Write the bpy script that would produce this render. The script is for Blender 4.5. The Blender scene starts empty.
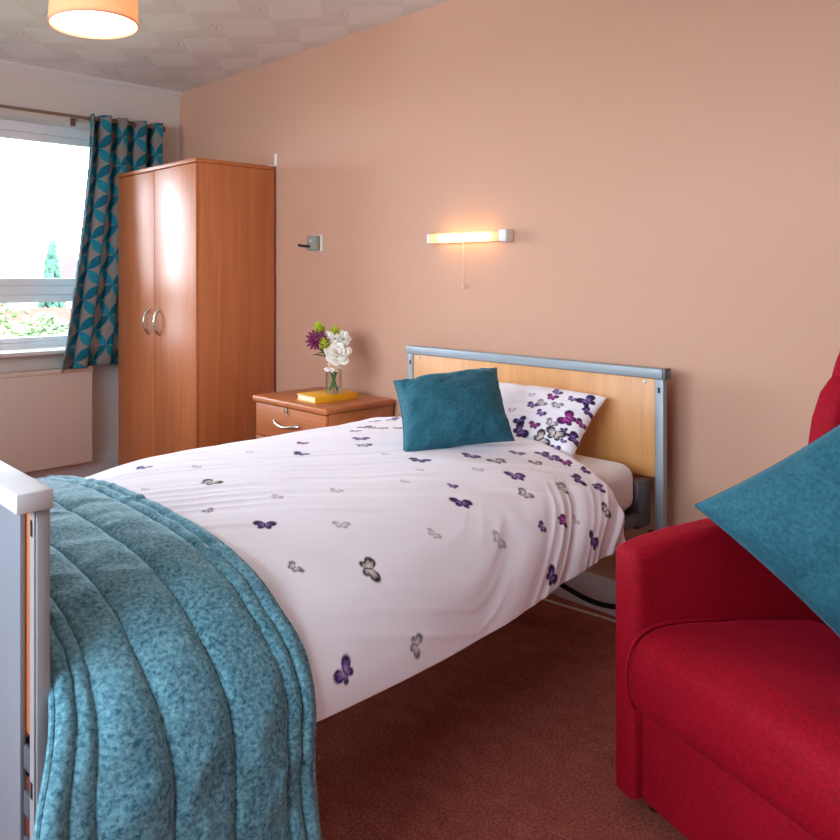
import bpy, bmesh, math, random
import numpy as np
from mathutils import Vector, Matrix, Euler

random.seed(7)
scn = bpy.context.scene
COL = scn.collection
PI = math.pi
rad = math.radians

# ------------------------------------------------------------------ room numbers
XL, XR, YF, YB, ZC = -4.21, 1.25, -1.55, 2.66, 2.40      # left, right, front, back walls, ceiling


# ------------------------------------------------------------------ materials
def lin(r, g, b):
    f = lambda c: (c / 255 / 12.92) if c <= 10 else ((c / 255 + .055) / 1.055) ** 2.4
    return (f(r), f(g), f(b), 1.0)


class NT:
    def __init__(s, name):
        s.m = bpy.data.materials.new(name)
        s.m.use_nodes = True
        s.t = s.m.node_tree
        s.t.nodes.clear()
        s.out = s.n('ShaderNodeOutputMaterial')

    def n(s, typ, ins=None, **props):
        nd = s.t.nodes.new(typ)
        for k, v in props.items():
            setattr(nd, k, v)
        for k, v in (ins or {}).items():
            s.put(nd.inputs[k], v)
        return nd

    def put(s, sock, v):
        if hasattr(v, 'is_linked'):
            s.t.links.new(v, sock)
        elif hasattr(v, 'outputs'):
            s.t.links.new(v.outputs[0], sock)
        else:
            sock.default_value = v

    def math(s, op, a, b=0.0, clamp=False):
        nd = s.n('ShaderNodeMath', operation=op, use_clamp=clamp)
        s.put(nd.inputs[0], a)
        s.put(nd.inputs[1], b)
        return nd.outputs[0]

    def mix(s, fac, a, b):
        nd = s.n('ShaderNodeMix', data_type='RGBA')
        s.put(nd.inputs[0], fac)
        s.put(nd.inputs[6], a)
        s.put(nd.inputs[7], b)
        return nd.outputs[2]

    def ramp(s, fac, stops):
        nd = s.n('ShaderNodeValToRGB')
        s.put(nd.inputs[0], fac)
        e = nd.color_ramp.elements
        while len(e) < len(stops):
            e.new(.5)
        for el, (p, c) in zip(e, stops):
            el.position = p
            el.color = c
        return nd.outputs[0]

    def coords(s, scale=(1, 1, 1), rot=(0, 0, 0), which='Object'):
        tc = s.n('ShaderNodeTexCoord')
        mp = s.n('ShaderNodeMapping')
        s.put(mp.inputs['Vector'], tc.outputs[which])
        mp.inputs['Scale'].default_value = scale
        mp.inputs['Rotation'].default_value = rot
        return mp.outputs[0]

    def noise(s, vec, scale, detail=3, rough=.55, dist=0.0):
        nd = s.n('ShaderNodeTexNoise')
        s.put(nd.inputs['Vector'], vec)
        nd.inputs['Scale'].default_value = scale
        nd.inputs['Detail'].default_value = detail
        nd.inputs['Roughness'].default_value = rough
        nd.inputs['Distortion'].default_value = dist
        return nd.outputs[0]

    def bump(s, h, strength=.3, dist=.002):
        nd = s.n('ShaderNodeBump')
        nd.inputs['Strength'].default_value = strength
        nd.inputs['Distance'].default_value = dist
        s.put(nd.inputs['Height'], h)
        return nd.outputs[0]

    def principled(s, color, rough=.5, metal=0.0, spec=.5, normal=None, sheen=0, sheen_col=None, sheen_rough=.3, coat=0, coat_rough=.1):
        p = s.n('ShaderNodeBsdfPrincipled')
        s.put(p.inputs['Base Color'], color)
        s.put(p.inputs['Roughness'], rough)
        p.inputs['Metallic'].default_value = metal
        p.inputs['Specular IOR Level'].default_value = spec
        if normal is not None:
            s.put(p.inputs['Normal'], normal)
        p.inputs['Sheen Weight'].default_value = sheen
        p.inputs['Sheen Roughness'].default_value = sheen_rough
        if sheen_col is not None:
            s.put(p.inputs['Sheen Tint'], sheen_col)
        p.inputs['Coat Weight'].default_value = coat
        p.inputs['Coat Roughness'].default_value = coat_rough
        return p.outputs[0]

    def done(s, shader):
        s.t.links.new(shader, s.out.inputs[0])
        return s.m


def plain(name, col, rough=.5, metal=0.0, spec=.5, nscale=40, var=.04, bump=.05):
    t = NT(name)
    v = t.coords()
    n = t.noise(v, nscale, 3)
    c2 = tuple(max(0, c * (1 - var * 2)) for c in col[:3]) + (1,)
    c3 = tuple(min(1, c * (1 + var)) for c in col[:3]) + (1,)
    c = t.mix(n, c2, c3)
    return t.done(t.principled(c, rough, metal, spec, t.bump(n, bump, .001)))


def wood(name, light, dark, axis=2, rough=.42, coat=.5, freq=1.0, spec=.5):
    t = NT(name)
    sc = [26 * freq] * 3
    sc[axis] = 1.1 * freq
    v = t.coords(tuple(sc))
    n1 = t.noise(v, 1.0, 5, .6, .6)
    sc2 = [160 * freq] * 3
    sc2[axis] = 5 * freq
    n2 = t.noise(t.coords(tuple(sc2)), 1.0, 2, .5)
    f = t.math('ADD', t.math('MULTIPLY', n1, .75), t.math('MULTIPLY', n2, .25))
    c = t.ramp(f, [(.30, dark), (.52, tuple((a + b) / 2 for a, b in zip(light, dark))), (.68, light)])
    return t.done(t.principled(c, rough, 0, spec, t.bump(n2, .05, .0006), coat=coat, coat_rough=.42))


def velvet(name, dark, light, scale=70, stretch=(1, 1, 1), sheen=.6, sheen_col=(1, 1, 1, 1), bump=.35, lo=.38, hi=.66, dist=.8):
    t = NT(name)
    v = t.coords(stretch)
    n = t.noise(v, scale, 4, .62, dist)
    big = t.noise(t.coords(), 9, 2, .5, .5)
    f = t.math('ADD', t.math('MULTIPLY', n, .8), t.math('MULTIPLY', big, .2))
    c = t.ramp(f, [(lo, dark), (hi, light)])
    fine = t.noise(t.coords(), 700, 2)
    b = t.bump(t.math('ADD', t.math('MULTIPLY', n, .7), t.math('MULTIPLY', fine, .3)), bump, .0015)
    return t.done(t.principled(c, .75, 0, .2, b, sheen=sheen, sheen_col=sheen_col, sheen_rough=.35))


M = {}
M['wood'] = wood('beech_laminate', lin(204, 124, 72), lin(178, 96, 50))
M['wood_x'] = wood('beech_laminate_across', lin(198, 118, 66), lin(170, 90, 44), axis=0)
M['wood_edge'] = wood('beech_edge', lin(196, 120, 66), lin(150, 80, 38), axis=0)
M['board'] = wood('beech_board', lin(226, 166, 104), lin(206, 142, 82), axis=2, rough=.42, coat=.1)
M['dark_gap'] = plain('dark_recess', lin(50, 30, 20), .8)
M['steel_blue'] = plain('grey_blue_powder_coat', lin(152, 163, 171), .42, 0.1, .5, 300, .04, .1)
M['steel_grey'] = plain('light_grey_powder_coat', lin(164, 161, 165), .42, 0.1, .5, 300, .03, .1)
M['steel_dark'] = plain('dark_grey_steel', lin(98, 102, 110), .5, .3)
M['chrome'] = plain('brushed_chrome', lin(205, 200, 190), .22, 1.0)
M['pole'] = plain('brushed_bronze', lin(150, 128, 112), .3, .9)
M['white_plastic'] = plain('white_plastic', lin(236, 234, 230), .35)
M['white_paint'] = plain('white_gloss_paint', lin(226, 222, 218), .4, var=.02)
M['cream_paint'] = plain('cream_enamel', lin(222, 203, 189), .45, var=.015)
M['black'] = plain('black_rubber', lin(16, 15, 16), .5)
M['grey_plastic'] = plain('grey_plastic', lin(150, 152, 140), .45)
M['upvc'] = plain('white_upvc', lin(240, 242, 244), .25, var=.01)
M['paper'] = plain('cream_pages', lin(244, 236, 205), .8, nscale=400, var=.1)
M['yellow_cover'] = plain('yellow_book_cover', lin(240, 178, 30), .35)
M['string'] = plain('white_cord', lin(222, 205, 190), .7)
M['sheet'] = plain('white_cotton', lin(248, 248, 253), .85, spec=.2, nscale=500, bump=.15)


def wall_mat(name, col, bumpy=.12):
    t = NT(name)
    v = t.coords()
    n = t.noise(v, 220, 3, .6)
    b = t.noise(v, 1.2, 2)
    c = t.mix(b, tuple(x * .97 for x in col[:3]) + (1,), tuple(min(1, x * 1.02) for x in col[:3]) + (1,))
    return t.done(t.principled(c, .6, 0, .3, t.bump(n, bumpy, .001)))


M['wall_peach'] = wall_mat('peach_emulsion', lin(206, 161, 136))
M['wall_cream'] = wall_mat('pale_stone_emulsion', lin(222, 212, 204))


def carpet_mat():
    t = NT('maroon_carpet')
    v = t.coords()
    n = t.noise(v, 170, 5, .8)
    n2 = t.noise(v, 18, 3, .6)
    f = t.math('ADD', t.math('MULTIPLY', n, .86), t.math('MULTIPLY', n2, .14))
    c = t.ramp(f, [(.34, lin(96, 36, 30)), (.52, lin(176, 92, 78)), (.68, lin(228, 146, 128))])
    return t.done(t.principled(c, .95, 0, .1, t.bump(n, .9, .006), sheen=.25, sheen_col=lin(190, 120, 100)))


M['carpet'] = carpet_mat()


def ceiling_mat():
    # embossed shell fans in staggered cells
    t = NT('fan_textured_ceiling')
    tc = t.n('ShaderNodeTexCoord')
    sep = t.n('ShaderNodeSeparateXYZ')
    t.put(sep.inputs[0], tc.outputs['Object'])
    S = .34
    x = t.math('DIVIDE', sep.outputs[0], S)
    y = t.math('DIVIDE', sep.outputs[1], S)
    row = t.math('FLOOR', y)
    off = t.math('MULTIPLY', t.math('MODULO', t.math('ABSOLUTE', row), 2.0), .5)
    xs = t.math('ADD', x, off)
    u = t.math('SUBTRACT', t.math('FRACT', xs), .5)
    w = t.math('FRACT', y)
    ang = t.math('ARCTAN2', w, u)
    r = t.math('SQRT', t.math('ADD', t.math('MULTIPLY', u, u), t.math('MULTIPLY', w, w)))
    ribs = t.math('SINE', t.math('MULTIPLY', ang, 19.0))
    mask = t.n('ShaderNodeMapRange', {'From Min': .40, 'From Max': .24, 'To Min': 0.0, 'To Max': 1.0})
    t.put(mask.inputs[0], r)
    slope = t.math('MULTIPLY', t.math('MINIMUM', r, .5), .8)
    h = t.math('ADD', t.math('MULTIPLY', t.math('MULTIPLY', ribs, mask.outputs[0]), .45), slope)
    fine = t.noise(tc.outputs['Object'], 90, 3)
    h = t.math('ADD', h, t.math('MULTIPLY', fine, .25))
    g = t.math('ADD', t.math('ABSOLUTE', u), t.math('ABSOLUTE', t.math('SUBTRACT', w, .5)))
    dia = t.n('ShaderNodeMapRange', {'From Min': .47, 'From Max': .53, 'To Min': 0.0, 'To Max': 1.0})
    t.put(dia.inputs[0], g)
    h = t.math('ADD', h, t.math('MULTIPLY', dia.outputs[0], .05))
    c = t.mix(dia.outputs[0], lin(238, 234, 230), lin(230, 225, 220))  # diamond tone puts the fans' relief shading into the colour
    return t.done(t.principled(c, .7, 0, .25, t.bump(h, .35, .012)))


M['ceiling'] = ceiling_mat()


def glass_mat(name, tint=(1, 1, 1, 1), gloss=.06, k=.9):
    t = NT(name)
    tr = t.n('ShaderNodeBsdfTransparent', {'Color': tint})
    gl = t.n('ShaderNodeBsdfGlossy', {'Roughness': .02})
    fr = t.n('ShaderNodeFresnel', {'IOR': 1.45})
    mx = t.n('ShaderNodeMixShader')
    t.put(mx.inputs[0], t.math('MULTIPLY', fr.outputs[0], k))
    t.put(mx.inputs[1], tr.outputs[0])
    t.put(mx.inputs[2], gl.outputs[0])
    return t.done(mx.outputs[0])


M['glass'] = glass_mat('clear_pane')
M['vase_glass'] = glass_mat('vase_glass', (.97, .985, .975, 1), .06, .45)


def emit_mat(name, col, strength):
    t = NT(name)
    e = t.n('ShaderNodeEmission', {'Color': col, 'Strength': strength})
    return t.done(e.outputs[0])


def cloth_translucent(name, col_sock_fn, trans=.3, rough=.85, bump=.1):
    t = NT(name)
    c = col_sock_fn(t)
    fine = t.noise(t.coords(), 600, 2)
    p = t.principled(c, rough, 0, .2, t.bump(fine, bump, .001), sheen=.2)
    tl = t.n('ShaderNodeBsdfTranslucent')
    t.put(tl.inputs[0], c)
    mx = t.n('ShaderNodeMixShader', {'Fac': trans})
    t.put(mx.inputs[1], p)
    t.put(mx.inputs[2], tl.outputs[0])
    return t.done(mx.outputs[0])


def curtain_col(t):
    uv = t.n('ShaderNodeUVMap')
    sep = t.n('ShaderNodeSeparateXYZ')
    t.put(sep.inputs[0], uv.outputs[0])
    rx = t.math('MULTIPLY', t.math('ADD', sep.outputs[0], sep.outputs[1]), .7071)
    ry = t.math('MULTIPLY', t.math('SUBTRACT', sep.outputs[1], sep.outputs[0]), .7071)
    g = []
    for q in (rx, ry):
        f = t.math('FRACT', q)
        g.append(t.math('ABSOLUTE', t.math('SUBTRACT', f, .5)))
    sq = lambda q: t.math('MULTIPLY', q, q)
    dist = lambda a, b: t.math('SQRT', t.math('ADD', sq(a), sq(b)))
    R = .7071
    d1 = dist(t.math('SUBTRACT', 1.0, g[0]), g[1])
    d2 = dist(g[0], t.math('SUBTRACT', 1.0, g[1]))
    p1 = t.math('LESS_THAN', d1, R)
    p2 = t.math('LESS_THAN', d2, R)
    c = t.mix(p1, lin(150, 143, 138), lin(40, 140, 156))
    return t.mix(p2, c, lin(26, 112, 132))


M['curtain'] = cloth_translucent('teal_circle_print', curtain_col, .3)
M['shade'] = cloth_translucent('peach_lamp_fabric', lambda t: t.mix(t.noise(t.coords((1, 1, .2)), 220, 2), lin(240, 196, 160), lin(246, 208, 174)), .5)


def print_mat(name, base):
    t = NT(name)
    at = t.n('ShaderNodeAttribute', attribute_name='print')
    v = t.coords()
    fine = t.noise(v, 420, 2)
    med = t.noise(v, 28, 3, .55)
    h = t.math('ADD', t.math('MULTIPLY', fine, .15), t.math('MULTIPLY', med, .5))
    return t.done(t.principled(at.outputs['Color'], .85, 0, .2, t.bump(h, .35, .006), sheen=.12))


BASE_WHITE = lin(246, 242, 250)
M['print'] = print_mat('butterfly_cotton', BASE_WHITE)
M['throw'] = velvet('teal_crushed_velvet', lin(48, 100, 120), lin(130, 186, 202), 150, (1, .8, 1.0), .8, lin(200, 232, 240), .4, .36, .64, .3)
M['throw_dark'] = velvet('teal_velvet_piping', lin(30, 92, 112), lin(70, 140, 160), 85, (1, 1, 1), .4, lin(170, 215, 230))
M['cushion'] = velvet('petrol_velvet', lin(26, 76, 92), lin(52, 110, 126), 120, (1, 1, 1), .5, lin(130, 185, 205), .25, .30, .70, .2)
M['red'] = velvet('red_chenille', lin(118, 0, 14), lin(172, 2, 34), 190, (1, 1, 1), .3, lin(230, 40, 80), .4, .30, .68, .4)


# ------------------------------------------------------------------ object helpers
def link(o, parent=None):
    COL.objects.link(o)
    if parent is not None:
        o.parent = parent
    return o


def tag(o, label, cat, group=None, kind=None):
    o['label'] = label
    o['category'] = cat
    if group:
        o['group'] = group
    if kind:
        o['kind'] = kind
    return o


def empty(name, loc, label, cat, group=None, rz=0.0):
    o = bpy.data.objects.new(name, None)
    o.empty_display_size = .1
    o.location = loc
    o.rotation_euler = (0, 0, rz)
    link(o)
    return tag(o, label, cat, group)


class B:
    """a bmesh that collects shapes and links as one mesh object"""

    def __init__(s):
        s.bm = bmesh.new()

    def add(s, other, mat=None):
        if mat is not None:
            bmesh.ops.transform(other, matrix=mat, verts=other.verts)
        me = bpy.data.meshes.new('tmp')
        other.to_mesh(me)
        other.free()
        s.bm.from_mesh(me)
        bpy.data.meshes.remove(me)
        return s

    def box(s, x0, x1, y0, y1, z0, z1, bev=0.0, seg=2, mat=None):
        b = bmesh.new()
        bmesh.ops.create_cube(b, size=1)
        bmesh.ops.transform(b, matrix=Matrix.Translation(((x0 + x1) / 2, (y0 + y1) / 2, (z0 + z1) / 2)) @ Matrix.Diagonal((x1 - x0, y1 - y0, z1 - z0, 1)), verts=b.verts)
        if bev > 0:
            bmesh.ops.bevel(b, geom=b.edges[:], offset=bev, segments=seg, profile=.5, affect='EDGES')
        return s.add(b, mat)

    def lathe(s, prof, n=32, mat=None, caps=True):
        b = bmesh.new()
        rings = []
        for r, z in prof:
            rings.append([b.verts.new((r * math.cos(2 * PI * k / n), r * math.sin(2 * PI * k / n), z)) for k in range(n)])
        for a, c in zip(rings, rings[1:]):
            for k in range(n):
                b.faces.new((a[k], a[(k + 1) % n], c[(k + 1) % n], c[k]))
        if caps:
            if prof[0][0] > 1e-5:
                b.faces.new(list(reversed(rings[0])))
            if prof[-1][0] > 1e-5:
                b.faces.new(rings[-1])
        bmesh.ops.remove_doubles(b, verts=b.verts, dist=1e-6)
        bmesh.ops.recalc_face_normals(b, faces=b.faces)
        return s.add(b, mat)

    def tube(s, pts, r, n=10, radii=None, closed=False):
        b = bmesh.new()
        P = [Vector(p) for p in pts]
        rings = []
        up = Vector((0, 0, 1))
        prev = None
        for i, p in enumerate(P):
            t = (P[min(i + 1, len(P) - 1)] - P[max(i - 1, 0)])
            t = t.normalized() if t.length > 1e-9 else Vector((1, 0, 0))
            if prev is None:
                a = t.cross(up)
                if a.length < 1e-3:
                    a = t.cross(Vector((1, 0, 0)))
                a.normalize()
            else:
                a = prev - t * prev.dot(t)
                a = a.normalized() if a.length > 1e-6 else t.orthogonal().normalized()
            prev = a
            c = t.cross(a).normalized()
            rr = radii[i] if radii else r
            rings.append([b.verts.new(p + (a * math.cos(2 * PI * k / n) + c * math.sin(2 * PI * k / n)) * rr) for k in range(n)])
        for q, w in zip(rings, rings[1:]):
            for k in range(n):
                b.faces.new((q[k], q[(k + 1) % n], w[(k + 1) % n], w[k]))
        b.faces.new(list(reversed(rings[0])))
        b.faces.new(rings[-1])
        bmesh.ops.recalc_face_normals(b, faces=b.faces)
        return s.add(b)

    def sphere(s, c, r, sub=2, scale=(1, 1, 1), jitter=0):
        b = bmesh.new()
        bmesh.ops.create_icosphere(b, subdivisions=sub, radius=1)
        for v in b.verts:
            k = 1 + random.uniform(-jitter, jitter)
            v.co = Vector((c[0] + v.co.x * r * scale[0] * k, c[1] + v.co.y * r * scale[1] * k, c[2] + v.co.z * r * scale[2] * k))
        return s.add(b)

    def prism(s, outline, d0, d1, plane='xz', bev=0.0, seg=3):
        """closed 2D outline extruded between d0 and d1 along the third axis"""
        b = bmesh.new()
        f = {'xz': lambda p, d: (p[0], d, p[1]), 'yz': lambda p, d: (d, p[0], p[1]), 'xy': lambda p, d: (p[0], p[1], d)}[plane]
        A = [b.verts.new(f(p, d0)) for p in outline]
        C = [b.verts.new(f(p, d1)) for p in outline]
        fa = b.faces.new(A)
        fb = b.faces.new(list(reversed(C)))
        n = len(A)
        for k in range(n):
            b.faces.new((A[k], C[k], C[(k + 1) % n], A[(k + 1) % n]))
        bmesh.ops.recalc_face_normals(b, faces=b.faces)
        if bev > 0:
            es = list({e for f_ in (fa, fb) for e in f_.edges})
            bmesh.ops.bevel(b, geom=es, offset=bev, segments=seg, profile=.5, affect='EDGES')
        return s.add(b)

    def build(s, name, mat, parent=None, smooth=True, angle=40):
        me = bpy.data.meshes.new(name)
        s.bm.to_mesh(me)
        s.bm.free()
        me.materials.append(mat)
        if smooth:
            me.polygons.foreach_set('use_smooth', [True] * len(me.polygons))
            try:
                me.set_sharp_from_angle(angle=rad(angle))
            except Exception:
                pass
        return link(bpy.data.objects.new(name, me), parent)


def grid_mesh(name, P, mat, parent=None, uv=None, col=None, solid=0.0, offset=-1.0, flip=False):
    """P: (n,m,3) array -> a smooth sheet"""
    n, m = P.shape[:2]
    idx = np.arange(n * m).reshape(n, m)
    q = np.stack([idx[:-1, :-1], idx[1:, :-1], idx[1:, 1:], idx[:-1, 1:]], -1).reshape(-1, 4)
    if flip:
        q = q[:, ::-1]
    me = bpy.data.meshes.new(name)
    me.vertices.add(n * m)
    me.vertices.foreach_set('co', P.reshape(-1).astype(np.float32))
    nf = len(q)
    me.loops.add(nf * 4)
    me.polygons.add(nf)
    me.loops.foreach_set('vertex_index', q.reshape(-1).astype(np.int32))
    me.polygons.foreach_set('loop_start', np.arange(0, nf * 4, 4, dtype=np.int32))
    me.polygons.foreach_set('use_smooth', np.ones(nf, dtype=bool))
    me.update(calc_edges=True)
    if uv is not None:
        l = me.uv_layers.new(name='UVMap')
        l.data.foreach_set('uv', uv.reshape(-1, 2)[q.reshape(-1)].reshape(-1).astype(np.float32))
    if col is not None:
        a = me.color_attributes.new('print', 'FLOAT_COLOR', 'POINT')
        a.data.foreach_set('color', col.reshape(-1).astype(np.float32))
    me.materials.append(mat)
    me.validate()
    o = link(bpy.data.objects.new(name, me), parent)
    if solid:
        md = o.modifiers.new('thickness', 'SOLIDIFY')
        md.thickness = solid
        md.offset = offset
    return o


def structure(o, name=None):
    o['kind'] = 'structure'
    return o


# numpy noise ---------------------------------------------------------
def _hash(i, j, seed):
    h = np.sin(i * 127.1 + j * 311.7 + seed * 74.7) * 43758.5453
    return h - np.floor(h)


def vnoise(x, y, seed=0):
    xi, yi = np.floor(x), np.floor(y)
    fx, fy = x - xi, y - yi
    fx = fx * fx * fx * (fx * (fx * 6 - 15) + 10)
    fy = fy * fy * fy * (fy * (fy * 6 - 15) + 10)
    a, b = _hash(xi, yi, seed), _hash(xi + 1, yi, seed)
    c, d = _hash(xi, yi + 1, seed), _hash(xi + 1, yi + 1, seed)
    return (a + (b - a) * fx) * (1 - fy) + (c + (d - c) * fx) * fy - .5


def fbm(x, y, seed=0, oct=3):
    s, k = 0, 1.0
    for o in range(oct):
        s = s + vnoise(x * 2 ** o, y * 2 ** o, seed + o * 13) * k
        k *= .5
    return s


def ridge(x, y, seed=0):
    return 1.2 - np.sqrt((vnoise(x, y, seed) * 4) ** 2 + .2)


def sstep(a, b, x):
    t = np.clip((x - a) / (b - a), 0, 1)
    return t * t * (3 - 2 * t)


def resample(pts, n):
    p = np.array(pts, float)
    # Catmull-Rom then arc length
    q = []
    for i in range(len(p) - 1):
        p0, p1, p2, p3 = p[max(i - 1, 0)], p[i], p[i + 1], p[min(i + 2, len(p) - 1)]
        for t in np.linspace(0, 1, 24, endpoint=False):
            q.append(.5 * (2 * p1 + (p2 - p0) * t + (2 * p0 - 5 * p1 + 4 * p2 - p3) * t ** 2 + (3 * p1 - p0 - 3 * p2 + p3) * t ** 3))
    q.append(p[-1])
    q = np.array(q)
    s = np.concatenate([[0], np.cumsum(np.linalg.norm(np.diff(q, axis=0), axis=1))])
    u = np.linspace(0, s[-1], n)
    return np.stack([np.interp(u, s, q[:, k]) for k in range(q.shape[1])], 1), u


# ------------------------------------------------------------------ butterflies
PAL = {  # rim, wing, inner patch
    'p': (lin(52, 30, 84), lin(128, 92, 158), lin(176, 150, 196)),
    'd': (lin(34, 20, 62), lin(84, 50, 120), lin(150, 120, 180)),
    'k': (lin(44, 38, 44), lin(196, 182, 182), lin(230, 214, 208)),
    'g': (lin(112, 104, 112), lin(206, 198, 202), lin(228, 220, 222)),
    'm': (lin(66, 18, 74), lin(150, 44, 132), lin(196, 96, 170)),
    'f': (lin(178, 168, 178), lin(226, 218, 222), lin(234, 226, 230)),
}


def paint(A, Bc, base, items):
    """A, Bc: coordinates of every vertex in metres on the cloth; items: (a, b, size, angle, fold, kind)"""
    out = np.empty(A.shape + (4,))
    out[:] = base
    for (a, b, size, ang, fold, kind) in items:
        rim, wing, inner = (np.array(c) for c in PAL[kind])
        sel = (np.abs(A - a) < size) & (np.abs(Bc - b) < size)
        if not sel.any():
            continue
        x, y = (A[sel] - a) / size * 2, (Bc[sel] - b) / size * 2
        ca, sa = math.cos(ang), math.sin(ang)
        x, y = x * ca + y * sa, -x * sa + y * ca
        xs = np.abs(x) / fold
        th1, th2 = .50, -.78

        R_ = np.sqrt(xs * xs + y * y)
        th = np.arctan2(y + .03, xs)
        lobe = lambda L, t0, k: R_ / (L * np.clip(np.cos(np.clip((th - t0) * k, -PI / 2, PI / 2)), .02, 1) ** .55)
        e1 = lobe(1.04, th1, 1.75)
        e2 = lobe(.74, th2, 1.85)
        e = np.minimum(e1, e2)
        body = np.sqrt((x / .07) ** 2 + (y / .40) ** 2)
        cur = out[sel]
        am = np.clip((1.08 - e) / .16, 0, 1)[:, None]
        rimf = sstep(.52, .86, e)[:, None]
        vein = (.5 + .5 * np.cos(np.arctan2(y + .02, xs) * 13)) ** 3 * sstep(.2, .7, e)
        rimf = np.clip(rimf + vein[:, None] * .7, 0, 1)
        mid = sstep(.15, .55, e)[:, None]
        c = (inner * (1 - mid) + wing * mid) * (1 - rimf) + rim * rimf
        cur = cur * (1 - am) + c * am
        bm_ = np.clip((1.1 - body) / .3, 0, 1)[:, None]
        cur = cur * (1 - bm_) + rim * bm_
        out[sel] = cur
    return out


DUVET_PRINT = [(0.979, 1.734, 0.069, 0.47, 1, 'd'),
    (1.085, 1.545, 0.026, 0.24, 1, 'f'),
    (1.165, 1.649, 0.039, 0.68, 0.8, 'p'),
    (1.24, 1.589, 0.064, 0.88, 1, 'd'),
    (1.04, 1.898, 0.061, 0.42, 1, 'p'),
    (1.112, 1.932, 0.069, 1.34, 1, 'k'),
    (1.093, 2.063, 0.055, 0.59, 1, 'p'),
    (1.204, 1.888, 0.069, 0.99, 1, 'p'),
    (1.276, 1.824, 0.062, 0.2, 0.8, 'g'),
    (1.295, 2.01, 0.059, -0.68, 1, 'g'),
    (1.287, 2.124, 0.069, -0.43, 0.9, 'd'),
    (1.209, 2.171, 0.069, 0.79, 0.7, 'm'),
    (1.168, 2.151, 0.064, 1.07, 1, 'p'),
    (1.135, 2.148, 0.059, 1.22, 1, 'd'),
    (1.337, 2.175, 0.069, -0.52, 0.6, 'p'),
    (1.42, 2.131, 0.069, 0.26, 0.9, 'k'),
    (1.392, 1.872, 0.059, -0.32, 0.8, 'm'),
    (1.384, 1.771, 0.046, 0.13, 0.8, 'p'),
    (1.49, 2.006, 0.069, 0.82, 1, 'd'),
    (1.512, 1.747, 0.069, 0.29, 0.8, 'd'),
    (1.301, 1.407, 0.038, 0.33, 1, 'f'),
    (1.37, 1.589, 0.054, 0.35, 1, 'f'),
    (1.326, 1.168, 0.066, -0.38, 1, 'k'),
    (1.498, 1.212, 0.052, -0.49, 1, 'g'),
    (1.487, 1.003, 0.061, 2.2, 1, 'p'),
    (1.035, 1.343, 0.036, 0.55, 1, 'f'),
    (1.193, 1.208, 0.045, 0.97, 1, 'f'),
    (1.273, 1.017, 0.016, 0.88, 1, 'g'),
    (0.569, 1.639, 0.045, 0.43, 1, 'm'),
    (0.691, 1.525, 0.059, 0.32, 1, 'd'),
    (0.474, 1.104, 0.057, 0.45, 1, 'p'),
    (0.691, 0.986, 0.026, 0.24, 1, 'f'),
    (0.605, 1.202, 0.033, 0.38, 1, 'f'),
    (0.774, 1.134, 0.069, 0.17, 1, 'k'),
    (0.949, 1.01, 0.031, 1.57, 1, 'g'),
    (1.101, 1.057, 0.056, 0.88, 1, 'd'),
    (1.259, 1.01, 0.036, 0.17, 1, 'g'),
    (0.738, 1.75, 0.059, 0.68, 1, 'k'),
    (0.666, 1.814, 0.063, 0.76, 1, 'p'),
    (0.521, 1.989, 0.064, 1.33, 1, 'd'),
    (0.56, 1.895, 0.048, 0.55, 1, 'p'),
    (0.563, 1.986, 0.062, -0.1, 1, 'k'),
    (0.868, 1.71, 0.031, 0.2, 1, 'f'),
    (0.485, 2.181, 0.069, 1.63, 1, 'p'),
    (0.627, 2.043, 0.04, 0.88, 1, 'd'),
    (1.043, 1.663, 0.024, 0.88, 1, 'f'),
    (0.985, 1.185, 0.041, -0.15, 1, 'f'),
    (0.594, 1.999, 0.052, 1.27, 1, 'k'),
    (0.444, 2.124, 0.062, 1.65, 1, 'p'),
    (0.566, 1.427, 0.028, 0.74, 1, 'f'),
    (1.173, 2.05, 0.05, 1.04, 1, 'k'),
    (1.265, 2.198, 0.046, -0.13, 0.8, 'd'),
    (1.129, 1.811, 0.036, 0.77, 1, 'f'),
    (1.406, 1.949, 0.036, 0.0, 1, 'f')]
PILLOW_PRINT = [(0.143, 0.068, 0.044, -0.09, 1, 'm'),
    (0.143, 0.101, 0.042, -0.55, 1, 'p'),
    (0.248, 0.095, 0.065, 0.9, 1, 'd'),
    (0.261, 0.057, 0.039, -0.77, 1, 'd'),
    (0.227, -0.004, 0.069, 1.26, 1, 'm'),
    (0.261, 0.003, 0.039, -0.39, 0.8, 'm'),
    (0.205, 0.082, 0.033, -0.32, 1, 'p'),
    (0.097, 0.012, 0.044, -0.2, 1, 'p'),
    (0.121, 0.03, 0.044, -0.55, 1, 'g'),
    (0.175, 0.036, 0.042, 0.12, 1, 'g'),
    (0.141, -0.014, 0.038, -0.32, 1, 'p'),
    (0.187, -0.041, 0.044, -0.36, 1, 'g'),
    (0.086, -0.063, 0.049, 0.62, 1, 'd'),
    (0.099, -0.097, 0.068, -0.73, 1, 'd'),
    (0.138, -0.065, 0.041, -0.01, 1, 'm'),
    (0.177, -0.106, 0.069, -0.83, 1, 'k'),
    (0.214, -0.076, 0.069, -0.05, 1, 'k'),
    (0.262, -0.062, 0.051, -0.95, 1, 'd'),
    (0.232, -0.049, 0.024, 0.54, 1, 'd'),
    (0.231, -0.125, 0.037, 0.12, 1, 'p'),
    (0.071, 0.061, 0.025, 0.28, 1, 'f'),
    (0.038, -0.025, 0.029, 0.26, 1, 'f'),
    (0.245, -0.091, 0.023, -0.24, 1, 'p')]

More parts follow.
